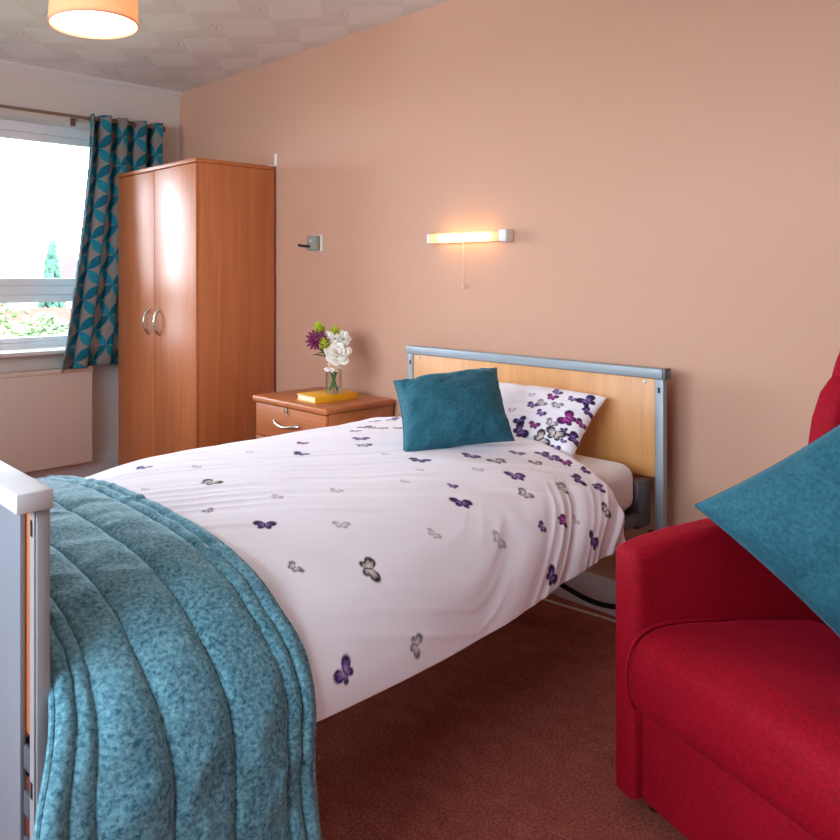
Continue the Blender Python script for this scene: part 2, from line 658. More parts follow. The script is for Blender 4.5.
# ------------------------------------------------------------------ setting
b = B()
b.box(XL - .3, XR + .2, YF - .2, YB + .2, -.12, 0)
structure(b.build('floor', M['carpet'], smooth=False))
b = B()
b.box(XL - .3, XR + .2, YF - .2, YB + .2, ZC, ZC + .12)
structure(b.build('ceiling', M['ceiling'], smooth=False))
b = B()
b.box(XL - .3, XR + .2, YB, YB + .2, 0, ZC)
structure(b.build('wall_back', M['wall_peach'], smooth=False))
b = B()
b.box(XR, XR + .2, YF, YB, 0, ZC)
structure(b.build('wall_right', M['wall_cream'], smooth=False))
WY0, WY1, WZ0, WZ1 = .30, 2.30, .775, 2.115          # window opening
b = B()
b.box(XL - .3, XL, YF, WY0, 0, ZC).box(XL - .3, XL, WY1, YB, 0, ZC)
b.box(XL - .3, XL, WY0, WY1, 0, WZ0).box(XL - .3, XL, WY0, WY1, WZ1, ZC)
structure(b.build('wall_left', M['wall_cream'], smooth=False))
FX0, FX1, FZ0, FZ1 = -2.7, .2, 1.10, 2.30              # added window behind the camera, for fill light
b = B()
b.box(XL - .3, FX0, YF - .2, YF, 0, ZC).box(FX1, XR + .2, YF - .2, YF, 0, ZC)
b.box(FX0, FX1, YF - .2, YF, 0, FZ0).box(FX0, FX1, YF - .2, YF, FZ1, ZC)
structure(b.build('wall_front', M['wall_cream'], smooth=False))


def skirting(name, pts):
    bb = B()
    for (x0, x1, y0, y1) in pts:
        bb.box(x0, x1, y0, y1, 0, .125, .004)
    return structure(bb.build(name, M['white_paint']))


skirting('baseboard_back', [(XL, XR, YB - .018, YB)])
skirting('baseboard_left', [(XL, XL + .018, YF, YB - .018)])
skirting('baseboard_right', [(XR - .018, XR, YF, YB - .018)])
skirting('baseboard_front', [(XL + .018, XR - .018, YF, YF + .018)])
# slim coving along the window wall
b = B()
prof = [(XL, ZC), (XL + .045, ZC), (XL + .04, ZC - .012), (XL + .022, ZC - .022), (XL + .008, ZC - .036), (XL, ZC - .045)]
b.prism(prof, YF, YB, 'xz')
structure(b.build('trim_1', M['white_paint'], angle=60))


def window(name, along, p0, p1, z0, z1, plane, depth, transom, mullions, inner_sign):
    """frame in a wall opening. along = 'y' (left wall) or 'x' (front wall)"""
    fr = B()

    def bx(bb, u0, u1, d0, d1, za, zb, bev=.006):
        if along == 'y':
            bb.box(plane + d0, plane + d1, u0, u1, za, zb, bev)
        else:
            bb.box(u0, u1, plane + d0, plane + d1, za, zb, bev)
    t = .06
    bx(fr, p0, p1, -depth / 2, depth / 2, z1 - t, z1)
    bx(fr, p0, p1, -depth / 2, depth / 2, z0, z0 + .035)
    bx(fr, p0, p0 + t, -depth / 2, depth / 2, z0, z1)
    bx(fr, p1 - t, p1, -depth / 2, depth / 2, z0, z1)
    for m in mullions:
        bx(fr, m - .03, m + .03, -depth / 2, depth / 2, z0, z1)
    root = structure(fr.build(name, M['upvc']))
    tb = B()
    bx(tb, p0 + t, p1 - t, -depth / 2 - .004, depth / 2 + .006, transom - .028, transom + .028, .008)
    tb.build('transom', M['upvc'], root)
    edges = [p0 + t] + [v for m in mullions for v in (m - .03, m + .03)] + [p1 - t]
    for k in range(0, len(edges), 2):
        for (za, zb, nm) in ((z0 + .035, transom - .028, 'sash'), (transom + .028, z1 - t, 'sash')):
            sb = B()
            q = .045
            e = inner_sign * .012
            bx(sb, edges[k], edges[k + 1], -.02 + e, .02 + e, zb - q, zb, .006)
            bx(sb, edges[k], edges[k + 1], -.02 + e, .02 + e, za, za + (q if za > 1.0 else .03), .006)
            bx(sb, edges[k], edges[k] + q, -.02 + e, .02 + e, za, zb, .006)
            bx(sb, edges[k + 1] - q, edges[k + 1], -.02 + e, .02 + e, za, zb, .006)
            so = sb.build('sash', M['upvc'], root)
            pb = B()
            bx(pb, edges[k] + q - .005, edges[k + 1] - q + .005, -.003, .003, za + .025, zb - q + .005, 0)
            pb.build('pane', M['glass'], so)
    return root


w1 = window('window_1', 'y', WY0, WY1, WZ0 + .01, WZ1, XL - .17, .07, 1.125, [.97], 1)
b = B()
b.box(XL - .135, XL + .085, WY0 - .04, WY1 + .04, WZ0 - .012, WZ0 + .012, .006)
b.build('window_sill', M['white_paint'], w1)
w2 = window('fill_window', 'x', FX0, FX1, FZ0, FZ1, YF - .10, .07, 1.9, [-1.25], 1)  # unseen window, added to let in fill daylight

# ------------------------------------------------------------------ wardrobe
WX0, WX1, WYF = -4.04, -3.21, 2.126
w = empty('wardrobe', ((WX0 + WX1) / 2, (WYF + YB) / 2, 0), 'tall beech two-door wardrobe standing in the corner beside the curtain', 'wardrobe')
ox, oy = w.location.x, w.location.y
b = B()
b.box(WX0 - ox, WX1 - ox, WYF + .02 - oy, YB - .02 - oy, .07, 1.79, .002)
b.build('body', M['wood'], w)
b = B()
b.box(WX0 + .012 - ox, WX1 - .012 - ox, WYF + .05 - oy, YB - .03 - oy, 0, .069)
b.build('plinth', M['wood_edge'], w)
b = B()
b.box(WX0 - .004 - ox, WX1 + .004 - ox, WYF - .006 - oy, YB - .02 - oy, 1.7905, 1.812, .003)
b.build('top_panel', M['wood_x'], w)
mx = (WX0 + WX1) / 2 - ox
for side in (-1, 1):
    b = B()
    xa, xb = (WX0 + .001 - ox, mx - .0015) if side < 0 else (mx + .0015, WX1 - .001 - ox)
    b.box(xa, xb, WYF - oy, WYF + .0195 - oy, .075, 1.787, .0018)
    d = b.build('door', M['wood'], w)
    b = B()
    hx = mx + side * .055
    pts = []
    for k in range(15):
        q = k / 14
        pts.append((hx, WYF - oy - .004 - .030 * math.sin(PI * q) ** .7, .893 + .13 * q))
    b.tube(pts, .006, 10, radii=[.0085 - .001 * math.sin(PI * k / 14) for k in range(15)])
    for zz in (.893, 1.023):
        b.sphere((hx, WYF - oy - .004, zz), .010, 2, (1, .6, 1))
    b.build('handle', M['chrome'], d)
b = B()
b.box(WX1 - .022 - ox, WX1 + .0 - ox, YB - .06 - oy, YB - .0005 - oy, 1.813, 1.817).box(WX1 - .022 - ox, WX1 - ox, YB - .004 - oy, YB - .0005 - oy, 1.813, 1.885, .001)
b.build('wall_bracket', M['white_plastic'], w)

# ------------------------------------------------------------------ bedside cabinet
CX0, CX1, CYF, CYB, CZT = -2.845, -2.335, 2.20, 2.64, .645
w = empty('bedside_cabinet', ((CX0 + CX1) / 2, (CYF + CYB) / 2, 0), 'low beech bedside cabinet with drawers between wardrobe and bed', 'cabinet')
ox, oy = w.location.x, w.location.y
b = B()
b.box(CX0 + .012 - ox, CX1 - .012 - ox, CYF + .036 - oy, CYB - oy, .03, CZT - .0285, .002)
b.build('body', M['wood'], w)
b = B()
b.box(CX0 + .03 - ox, CX1 - .03 - ox, CYF + .06 - oy, CYB - .02 - oy, 0, .0295)
b.build('plinth', M['dark_gap'], w)
b = B()
b.box(CX0 - ox, CX1 - ox, CYF - oy, CYB - oy, CZT - .028, CZT, .009, 3)
b.build('top_panel', M['wood_x'], w)
zs = [(.462, .612), (.256, .456), (.036, .247)]
for k, (z0, z1) in enumerate(zs):
    b = B()
    b.box(CX0 + .014 - ox, CX1 - .014 - ox, CYF + .016 - oy, CYF + .0355 - oy, z0, z1, .002)
    d = b.build('drawer', M['wood_x'], w)
    b = B()
    hz = z1 - .071
    cx = (CX0 + CX1) / 2 - .017 - ox
    pts = [(cx - .085 + .17 * q / 16, CYF + .014 - .026 * math.sin(PI * q / 16) ** .7 - oy, hz - .012 * math.sin(PI * q / 16)) for q in range(17)]
    b.tube(pts, .006, 10, radii=[.010 - .004 * math.sin(PI * q / 16) for q in range(17)])
    b.build('handle', M['chrome'], d)
    if k == 0:
        b = B()
        b.lathe([(0, 0), (.012, 0), (.012, .006), (.0, .006)], 20, Matrix.Translation((cx + .0, CYF + .0155 - oy, hz + .058)) @ Matrix.Rotation(PI / 2, 4, 'X'))
        b.box(cx - .0015, cx + .0015, CYF + .004 - oy, CYF + .0095 - oy, hz + .046, hz + .066)
        b.build('lock', M['chrome'], d)

# ------------------------------------------------------------------ book and vase with flowers
bk = empty('book', (-2.527, 2.392, CZT), 'yellow hardback book lying under the vase on the bedside cabinet', 'book', rz=rad(87))
BL, BW, BH = .255, .138, .030
b = B()
b.box(-BL / 2 + .006, BL / 2 - .005, -BW / 2 + .008, BW / 2 - .006, .0035, BH - .0035, .0008)
b.build('pages', M['paper'], bk)
b = B()
b.box(-BL / 2, BL / 2, -BW / 2, BW / 2, 0, .003, .001).box(-BL / 2, BL / 2, -BW / 2, BW / 2, BH - .003, BH, .001)
b.box(-BL / 2, BL / 2, -BW / 2, -BW / 2 + .006, 0, BH, .0025)
b.build('cover', M['yellow_cover'], bk)

VX, VY, VZ = -2.498, 2.405, CZT + BH + .0005
v = empty('vase', (VX, VY, VZ), 'small clear glass vase standing on the yellow book', 'vase')
b = B()
b.lathe([(0, 0), (.034, 0), (.0375, .003), (.0375, .10), (.036, .106), (.0385, .112), (.0365, .1125), (.0345, .106), (.0355, .10), (.0355, .008), (0, .008)], 36)
b.build('glass_body', M['vase_glass'], v)
b = B()
b.tube([(.0395 * math.cos(2 * PI * k / 32), .0395 * math.sin(2 * PI * k / 32), .108 + .003 * math.sin(k)) for k in range(33)], .0035, 8)
for s_ in (-1, 1):
    b.tube([(s_ * .004 + .015, -.038, .108), (s_ * .018 + .018, -.046, .120), (s_ * .032 + .02, -.045, .112), (s_ * .018 + .018, -.044, .104), (s_ * .004 + .015, -.039, .107)], .004, 8)
b.build('ribbon_bow', M['sheet'], v)

M['stem'] = plain('green_stem', lin(74, 116, 60), .5)
M['leaf'] = plain('dark_leaf', lin(50, 92, 38), .45)
M['petal_white'] = plain('white_petals', lin(246, 242, 232), .6, var=.03)
M['petal_purple'] = plain('plum_petals', lin(118, 22, 74), .6, var=.15)
M['petal_lime'] = plain('lime_petals', lin(186, 200, 44), .6, var=.1)
M['petal_pink'] = plain('blush_petals', lin(240, 206, 188), .6, var=.05)
CR = Vector((.631, .776, 0))            # direction across the bouquet
CT = Vector((.776, -.631, 0))           # direction towards the room


def petals(b, c, r, rings, axis, plump=.5):
    axis = axis.normalized()
    e1 = axis.orthogonal().normalized()
    e2 = axis.cross(e1)
    for (nr, rr, up, size, tilt, wf) in rings:
        for k in range(nr):
            a = 2 * PI * (k + random.uniform(-.25, .25)) / nr
            d = e1 * math.cos(a) + e2 * math.sin(a)
            ctr = c + d * (rr * r) + axis * (up * r)
            tl = tilt + random.uniform(-.12, .12)
            nrm = (axis * math.cos(tl) - d * math.sin(tl)).normalized()   # cupped towards the middle
            t1 = axis.cross(d).normalized()
            t2 = nrm.cross(t1).normalized()
            bm = bmesh.new()
            bmesh.ops.create_uvsphere(bm, u_segments=10, v_segments=6, radius=1)
            mt = Matrix((
                (t1.x * size * wf * r, t2.x * size * r * 1.15, nrm.x * size * r * .16, ctr.x),
                (t1.y * size * wf * r, t2.y * size * r * 1.15, nrm.y * size * r * .16, ctr.y),
                (t1.z * size * wf * r, t2.z * size * r * 1.15, nrm.z * size * r * .16, ctr.z), (0, 0, 0, 1)))
            b.add(bm, mt)


def leaf_mesh(b, p, d, L, W):
    d = d.normalized()
    side = d.cross(Vector((0, 0, 1)))
    side = side.normalized() if side.length > .1 else Vector((1, 0, 0))
    up = side.cross(d)
    bm = bmesh.new()
    n = 7
    rows = []
    for i in range(n):
        t = i / (n - 1)
        wdt = W * math.sin(PI * min(.98, t * .95 + .03)) ** .8
        base = p + d * (L * t) - Vector((0, 0, 1)) * (L * .25 * t * t)
        rows.append([bm.verts.new(base + side * wdt * q + up * (abs(q) * wdt * .3 + o)) for o in (0, -.0008) for q in (-1, 0, 1)])
    for r0, r1 in zip(rows, rows[1:]):
        for i, j in ((0, 1), (1, 2)):
            bm.faces.new((r0[i], r0[j], r1[j], r1[i]))
            bm.faces.new((r0[i + 3], r1[i + 3], r1[j + 3], r0[j + 3]))
        bm.faces.new((r0[0], r1[0], r1[3], r0[3]))
        bm.faces.new((r0[2], r0[5], r1[5], r1[2]))
    bmesh.ops.recalc_face_normals(bm, faces=bm.faces)
    b.add(bm)


ROSE = [(1, 0, .42, .20, 0, 1), (3, .14, .40, .24, 1.1, 1), (5, .32, .30, .32, .95, 1), (6, .56, .12, .40, .62, 1), (7, .80, -.14, .46, .42, 1), (7, .70, -.38, .44, .9, 1)]
DAISY = [(15, .58, .06, .40, .30, .36), (12, .40, .18, .30, .55, .36), (9, .20, .26, .20, .9, .45), (1, 0, .22, .18, 0, 1)]
TUFT = [(8, .62, .05, .48, .75, .42), (7, .42, .42, .46, 1.05, .42), (5, .20, .75, .42, 1.3, .42), (7, .55, -.25, .42, .4, .42)]
# kind, across, height above cabinet top z, towards, radius, material, rings, label
S = .00458
FL = [  # sizes in metres
    ('white_rose', 3.5, .862, .040, .052, 'petal_white', ROSE, 'largest full white bloom at the front of the vase bouquet'),
    ('white_carnation', -5, .930, .005, .026, 'petal_white', ROSE, 'small white bloom at upper left of the vase bouquet'),
    ('white_carnation', 9.5, .928, .010, .030, 'petal_white', ROSE, 'small white bloom at upper right of the vase bouquet'),
    ('plum_gerbera', -17, .918, .010, .046, 'petal_purple', DAISY, 'dark plum daisy-like bloom leaning left out of the vase'),
    ('lime_bloom', -13.5, .962, -.015, .030, 'petal_lime', TUFT, 'lime bloom standing above the plum bloom in the vase'),
    ('lime_bloom', -9.5, .895, .028, .028, 'petal_lime', TUFT, 'lime bloom tucked between the plum and large white blooms'),
    ('lime_bud', 1.5, .958, -.005, .022, 'petal_lime', TUFT, 'pale lime bud at the very top of the vase bouquet'),
    ('blush_rose', -1, .803, .046, .024, 'petal_pink', ROSE, 'small blush bloom low at the rim of the glass vase'),
]
for i, (nm, ac, z, tw, r, mt, rings, lab) in enumerate(FL):
    f = empty(nm, (VX, VY, VZ + .012), lab, 'flower', 'cut flowers in the glass vase')
    off = Vector((VX, VY, VZ + .012))
    c = Vector((VX, VY, 0)) + CR * (ac * S) + CT * tw + Vector((0, 0, z))
    lc = c - off
    axis = (CT * .85 + CR * (ac * .02) + Vector((0, 0, .45))).normalized()
    if rings is TUFT:
        axis = (CR * (ac * .03) + Vector((0, 0, 1))).normalized()
    b = B()
    petals(b, lc, r * (1.0 if rings is ROSE else 1.15), rings, axis)
    b.build('bloom', M[mt], f)
    ang = 2 * PI * i / len(FL)
    foot = Vector((.022 * math.cos(ang), .022 * math.sin(ang), .0))
    neck = Vector((.020 * math.cos(ang + 2.6), .020 * math.sin(ang + 2.6), .10)) * .9
    b = B()
    pts = [foot + (neck - foot) * q for q in (0, .3, .6, 1)] + [neck.lerp(lc - axis * r * .3, q) + Vector((0, 0, .006 * math.sin(PI * q))) for q in (.35, .7, 1)]
    b.tube(pts, .0032, 8)
    b.build('stem', M['stem'], f)
    b = B()
    if i in (0, 2, 3, 6, 1):
        sgn = 1 if i in (0, 2, 6) else -1
        for q in range(3):
            leaf_mesh(b, neck.lerp(lc, .45 + .15 * q), CR * sgn * (1 - .3 * q) + Vector((0, 0, .45 + .25 * q)) + CT * random.uniform(-.3, .5), .062, .015)
        b.build('leaf', M['leaf'], f)
    else:
        leaf_mesh(b, neck.lerp(lc, .6), CR * (-.5) + Vector((0, 0, .5)) + CT * .4, .045, .012)
        b.build('leaf', M['leaf'], f)

# ------------------------------------------------------------------ pendant lamp
PX, PY, PZ = -2.40, 1.170, 2.072
p = empty('pendant_lamp', (PX, PY, ZC), 'lit peach drum pendant lampshade hanging from the patterned ceiling', 'lamp')
h0 = PZ - ZC
b = B()
R0, R1, HH = .152, .145, .17
n = 64
b.lathe([(R0, h0), (R1, h0 + HH), (R1 - .002, h0 + HH), (R0 - .002, h0)], n, caps=False)
b.lathe([(R0 - .004, h0 - .001), (R0 + .0012, h0 - .001), (R0 + .0012, h0 + .004), (R0 - .004, h0 + .004), (R0 - .004, h0 - .001)], n, caps=False)
b.build('lamp_shade', M['shade'], p)
b = B()
b.lathe([(0, h0 + .008), (R0 - .0045, h0 + .008), (R0 - .0045, h0 + .011), (0, h0 + .011)], n)
b.build('diffuser', emit_mat('lit_diffuser', (1, .90, .78, 1), 3.2), p)
b = B()
b.tube([(0, 0, -.03), (0, 0, h0 + .13)], .0035, 8)
b.build('cord', M['white_plastic'], p)
b = B()
b.lathe([(0, 0), (.045, 0), (.045, -.008), (.03, -.028), (.008, -.034), (0, -.034)], 32)
b.build('ceiling_rose', M['white_plastic'], p)
b = B()
b.sphere((0, 0, h0 + .085), .032, 3, (1, 1, 1.25))
b.build('bulb', emit_mat('lit_bulb', (1, .84, .68, 1), 6), p)

# ------------------------------------------------------------------ wall light above the bed
LX0, LX1, LZ = -2.124, -1.728, 1.372
p = empty('wall_light', ((LX0 + LX1) / 2, YB, LZ), 'lit white strip light fixed to the wall above the headboard', 'light')
hw = (LX1 - LX0) / 2
b = B()
b.box(-hw + .01, hw - .01, -.012, -.0005, -.019, .019, .002)
b.build('back_plate', M['white_plastic'], p)
for s_ in (-1, 1):
    b = B()
    if s_ < 0:
        b.box(-hw, -hw + .018, -.056, -.0005, -.021, .021, .004)
    else:
        b.box(hw - .034, hw, -.056, -.0005, -.024, .024, .004)
    b.build('end_cap', M['white_plastic'], p)
b = B()
b.tube([(-hw + .055, -.036, 0), (hw - .085, -.036, 0)], .0105, 16)
b.build('tube', emit_mat('lit_tube', (1, .68, .28, 1), 6), p)


def diffuser_mat():
    t = NT('frosted_cover')
    tr = t.n('ShaderNodeBsdfTransparent', {'Color': (1, .96, .9, 1)})
    tl = t.n('ShaderNodeBsdfTranslucent', {'Color': (1, .93, .82, 1)})
    mx = t.n('ShaderNodeMixShader', {'Fac': .45})
    t.put(mx.inputs[1], tr.outputs[0])
    t.put(mx.inputs[2], tl.outputs[0])
    return t.done(mx.outputs[0])


b = B()
out = [(-.056, .0), (-.056, .016), (-.050, .0195), (-.014, .0195), (-.014, .0180), (-.050, .0180), (-.0545, .0155), (-.0545, -.0155), (-.050, -.0180), (-.014, -.0180), (-.014, -.0195), (-.050, -.0195), (-.056, -.016)]
b.prism(out, -hw + .0185, hw - .0345, 'yz')
b.build('cover', diffuser_mat(), p)
b = B()
pc = -.024
b.tube([(pc, -.03, -.0205), (pc, -.03, -.13), (pc, -.03, -.2)], .0012, 6)
b.lathe([(0, -.004), (.005, 0), (.006, .008), (.003, .016), (0, .016)], 14, Matrix.Translation((pc, -.03, -.212)))
b.build('pull_cord', M['string'], p)

# ------------------------------------------------------------------ call unit on the wall
p = empty('call_unit', (-2.885, YB, 1.38), 'small grey call unit with a black lead on the wall above the cabinet', 'call unit')
b = B()
b.box(-.043, .043, -.009, -.0005, -.043, .043, .003)
b.build('back_plate', M['white_plastic'], p)
b = B()
b.box(-.036, .036, -.042, -.0095, -.038, .038, .006)
b.build('housing', M['grey_plastic'], p)
b = B()
b.lathe([(0, 0), (.008, 0), (.007, .005), (0, .006)], 16, Matrix.Translation((-.002, -.0425, .012)) @ Matrix.Rotation(PI / 2, 4, 'X'))
b.build('button', M['white_plastic'], p)
b = B()
b.tube([(-.012, -.0425, -.017), (-.02, -.056, -.017), (-.045, -.074, -.013), (-.058, -.078, -.010)], .0075, 10)
b.build('lead', M['black'], p)

# ------------------------------------------------------------------ curtain pole and curtain
PLX, PLZ = -4.105, 2.132
p = empty('curtain_pole', (PLX, 1.2, PLZ), 'slim bronze curtain pole running above the window', 'curtain pole')
b = B()
b.tube([(0, -1.1, 0), (0, 1.245, 0)], .0095, 16)
b.build('rod', M['pole'], p)
for yy in (-1.12, 1.265):
    b = B()
    b.lathe([(0, -.02), (.011, -.02), (.012, -.008), (.019, .0), (.019, .012), (.012, .02), (0, .022)], 20, Matrix.Translation((0, yy, 0)) @ Matrix.Rotation(PI / 2 * (-1 if yy > 0 else 1), 4, 'X'))
    b.build('finial', M['pole'], p)
for yy in (-.9, .715):
    b = B()
    b.box(XL - PLX + .0005, -.011, yy - .006, yy + .006, -.008, .004).box(XL - PLX + .0005, XL - PLX + .006, yy - .016, yy + .016, -.035, .025, .002)
    b.build('bracket', M['pole'], p)

nj, ni = 260, 90
jj = np.linspace(0, 1, nj)
ii = np.linspace(0, 1, ni)
J, I = np.meshgrid(jj, ii, indexing='ij')
drop = 1 - I                                     # I: 0 bottom .. 1 top
ZT, ZBt = 2.158, .655
Z = ZBt + (ZT - ZBt) * I + .03 * np.sin(J * 3.3 + .2) * (1 - I) ** 3
yl = 1.968 - .20 * drop ** 1.5
yr = 2.435 - .03 * drop
nf = 4.0
ph = J ** .95 * nf * 2 * PI
Yc = yl + (yr - yl) * J + .012 * np.sin(ph * 2 + 1.1)
amp = .040 - .010 * drop + .010 * np.sin(J * 9)
Xc = -4.105 + amp * np.cos(ph) + .006 * fbm(J * 8, I * 5, 3) + .012 * fbm(J * 3, I * 3, 8) * drop
# the leading fold bells out near the hem
Xc += .025 * drop ** 3 * np.exp(-((J - .08) / .12) ** 2)
Xc = np.clip(Xc, XL + .012, -4.052)
Xc = np.where((Z < .83), np.maximum(Xc, XL + .094 + .015 * (1 + np.cos(ph)) * .5), Xc)
Xc = np.minimum(Xc, -4.046)
seg = np.sqrt(np.diff(Xc[:, -1]) ** 2 + np.diff(Yc[:, -1]) ** 2)
arc = np.concatenate([[0], np.cumsum(seg)])
UV = np.stack([np.repeat(arc[:, None], ni, 1) / .126, Z / .126], -1)
cu = empty('curtain', (-4.1, 2.2, ZT), 'teal circle-print eyelet curtain hanging right of the window', 'curtain')
P = np.stack([Xc + 4.1, Yc - 2.2, Z - ZT], -1)
grid_mesh('drape', P, M['curtain'], cu, uv=UV, solid=.004, offset=0)
for k in range(1, 9):                           # eyelets where the cloth crosses the rod
    tgt = (k - .5) * PI
    jx = np.argmin(np.abs(ph[:, -1] - tgt))
    yk = Yc[jx, -1]
    b = B()
    b.tube([(-4.105 + 4.1 + .020 * math.cos(2 * PI * q / 24), yk - 2.2, PLZ - ZT + .020 * math.sin(2 * PI * q / 24)) for q in range(25)], .0036, 8)
    b.build('eyelet', M['chrome'], cu)

# ------------------------------------------------------------------ radiator cover
p = empty('radiator', (-4.16, 1.2, .114), 'flat cream radiator panel on the wall below the window', 'radiator')
b = B()
b.box(-.031, .045, -.85, .80, .0, .553, .008, 3)
b.build('body', M['cream_paint'], p)
b = B()
b.box(-.033, .048, -.853, .803, .535, .562, .006, 3)
b.build('top_cap', M['cream_paint'], p)
for yy in (-.6, .55):
    b = B()
    b.box(-.0495, -.0315, yy - .02, yy + .02, .1, .45)
    b.build('bracket', M['white_paint'], p)
b = B()
b.tube([(.0, -.7, -.1135), (.0, -.7, .0)], .008, 10)
b.build('pipe', M['white_paint'], p)

# ------------------------------------------------------------------ bed
BX0, BX1 = -2.170, -1.092
bed = empty('bed', (-1.63, 1.5, 0), 'single care bed with beech headboard in a grey metal frame', 'bed')
bo = Vector((-1.63, 1.5, 0))


def lb(b, x0, x1, y0, y1, z0, z1, bev=.003, seg=2):
    return b.box(x0 - bo.x, x1 - bo.x, y0 - bo.y, y1 - bo.y, z0, z1, bev, seg)


# headboard
b = B()
lb(b, -2.135, -1.122, 2.530, 2.546, .552, .874, .002)
hb = b.build('headboard', M['board'], bed)
b = B()
lb(b, BX0, BX1 - .003, 2.522, 2.562, .875, .909, .005)
b.build('top_rail', M['steel_blue'], hb)
for xa in (BX1 - .0025,):
    b = B()
    lb(b, xa, xa + .0095, 2.520, 2.564, .873, .911, .004)
    b.build('end_cap', M['steel_dark'], hb)
for x0, x1 in ((-2.162, -2.1365), (-1.1205, -1.094)):
    b = B()
    lb(b, x0, x1, 2.526, 2.556, .14, .8745, .003)
    b.build('post', M['steel_blue'], hb)
    xc = (x0 + x1) / 2
    for zz in (.839, .289):
        b = B()
        lb(b, xc - .004, xc + .004, 2.5245, 2.5255, zz - .009, zz + .009, 0)
        b.build('slot', M['black'], hb)
for xs in (-2.105, -1.155):
    b = B()
    b.sphere((xs - bo.x, 2.528 - bo.y, .862), .006, 2, (1, .5, 1))
    b.build('screw', M['white_plastic'], hb)
# footboard
b = B()
lb(b, -2.135, -1.111, .4445, .457, .505, .865, .002)
fb = b.build('footboard', M['wood'], bed)
b = B()
lb(b, -2.135, -1.143, .434, .444, .22, .865, .002)
b.build('foot_sheet', plain('pale_grey_laminate', lin(136, 139, 148), .3, 0, .5, 6, .05, .05), fb)
b = B()
lb(b, BX0, -1.068, .400, .4575, .866, .897, .005)
b.build('top_rail', plain('pale_powder_coat', lin(214, 212, 214), .4, 0, .5, 300, .02, .05), fb)
for x0, x1 in ((-2.170, -2.136), (-1.1105, -1.0815)):
    b = B()
    lb(b, x0, x1, .436, .4575, .14, .8655, .003)
    lb(b, x0 + .010, x1 - .003, .4325, .4365, .14, .8655, .001)
    b.build('post', M['steel_grey'], fb)
    xc = (x0 + x1) / 2 + .004
    for zz in (.836, .447):
        b = B()
        lb(b, xc - .0035, xc + .0035, .4315, .4322, zz - .012, zz + .012, 0)
        b.build('slot', M['black'], fb)
for zz in (.48, .41, .34):
    b = B()
    lb(b, -1.136, -1.1115, .436, .444, zz - .022, zz + .014, .003)
    b.build('latch', M['steel_dark'], fb)
# under frame
for xa in (-2.095, -1.215):
    b = B()
    lb(b, xa, xa + .04, .4585, 2.519, .412, .455, .004)
    b.build('side_rail', M['steel_dark'], bed)
for yy in (.52, 1.1, 1.7, 2.30, 2.44):
    b = B()
    lb(b, -2.0545, -1.2155, yy, yy + .04, .414, .450, .004)
    b.build('cross_bar', M['steel_dark'], bed)
for k in range(12):
    b = B()
    y0 = .60 + k * .15
    lb(b, -2.08, -1.20, y0, y0 + .06, .4555, .4595, 0)
    b.build('mattress_slat', M['steel_grey'], bed)
for xa in (-2.0, -1.64):
    b = B()
    lb(b, xa, xa + .04, .9, 2.40, .19, .23, .003)
    b.build('base_rail', M['steel_dark'], bed)
for yy0, yy1 in ((1.05, 1.55), (2.25, 1.75)):
    for xx in (-1.93, -1.67):
        b = B()
        b.tube([(xx - bo.x, yy0 - bo.y, .21), (xx - bo.x, yy1 - bo.y, .41)], .014, 10)
        b.build('lift_arm', M['steel_dark'], bed)
b = B()
lb(b, -1.90, -1.72, 1.8, 2.2, .24, .32, .02, 3)
b.build('motor', M['grey_plastic'], bed)
for xx in (-1.98, -1.62):
    for yy in (.96, 2.34):
        b = B()
        b.lathe([(0, -.012), (.042, -.012), (.046, -.006), (.046, .006), (.042, .012), (0, .012)], 24, Matrix.Translation((xx - bo.x, yy - bo.y, .047)) @ Matrix.Rotation(PI / 2, 4, 'Y'))
        cs = b.build('castor', M['black'], bed)
        b = B()
        lb(b, xx - .018, xx + .018, yy - .02, yy + .02, .095, .1895, .004).box(xx - .018 - bo.x, xx - .0135 - bo.x, yy - .012 - bo.y, yy + .012 - bo.y, .04, .10)
        b.build('fork', M['steel_dark'], cs)
for xa in (-1.166, -2.14):
    b = B()
    lb(b, xa, xa + .036, 2.43, 2.5195, .40, .548, .004)
    b.build('head_bracket', M['steel_dark'], bed)
for xa in (-1.150, -2.126):
    b = B()
    lb(b, xa, xa + .022, 2.06, 2.429, .415, .452, .004)
    b.build('side_bar', M['steel_dark'], bed)

# mattress
mt = B()
mt.box(-2.045, -1.130, .475, 2.43, .4605, .613, .045, 5)
mo = mt.build('mattress', M['sheet'])
tag(mo, 'white-sheeted mattress on the bed, bare corner showing by the headboard', 'mattress')
md = mo.modifiers.new('sub', 'SUBSURF')
md.levels = md.render_levels = 1
md.subdivision_type = 'SIMPLE'

# duvet --------------------------------------------------------------
PROF = [(-2.275, .40), (-2.268, .46), (-2.25, .52), (-2.215, .572), (-2.16, .610), (-2.09, .636), (-2.0, .652), (-1.85, .664), (-1.6, .670),
        (-1.42, .668), (-1.32, .660), (-1.23, .644), (-1.16, .622), (-1.10, .588), (-1.06, .545), (-1.032, .50), (-1.014, .45), (-1.006, .40)]
NA, NB = 560, 520
pr, au = resample(PROF, NA)
Y0, Y1 = .478, 2.225
bv = np.linspace(Y0, Y1, NB)
A, Bm = np.meshgrid(au, bv, indexing='ij')
px_ = np.repeat(pr[:, 0][:, None], NB, 1)
pz_ = np.repeat(pr[:, 1][:, None], NB, 1)
tang = np.gradient(pr, axis=0)
tang /= np.linalg.norm(tang, axis=1)[:, None]
nx_ = np.repeat(-tang[:, 1][:, None], NB, 1)
nz_ = np.repeat(tang[:, 0][:, None], NB, 1)
Lr = au[-1]
a_edge = au[np.argmin(np.abs(pr[:, 0] + 1.14))]       # arc position of the mattress edge
side = sstep(a_edge - .08, a_edge + .12, A)
lside = 1 - sstep(.12, .36, A)
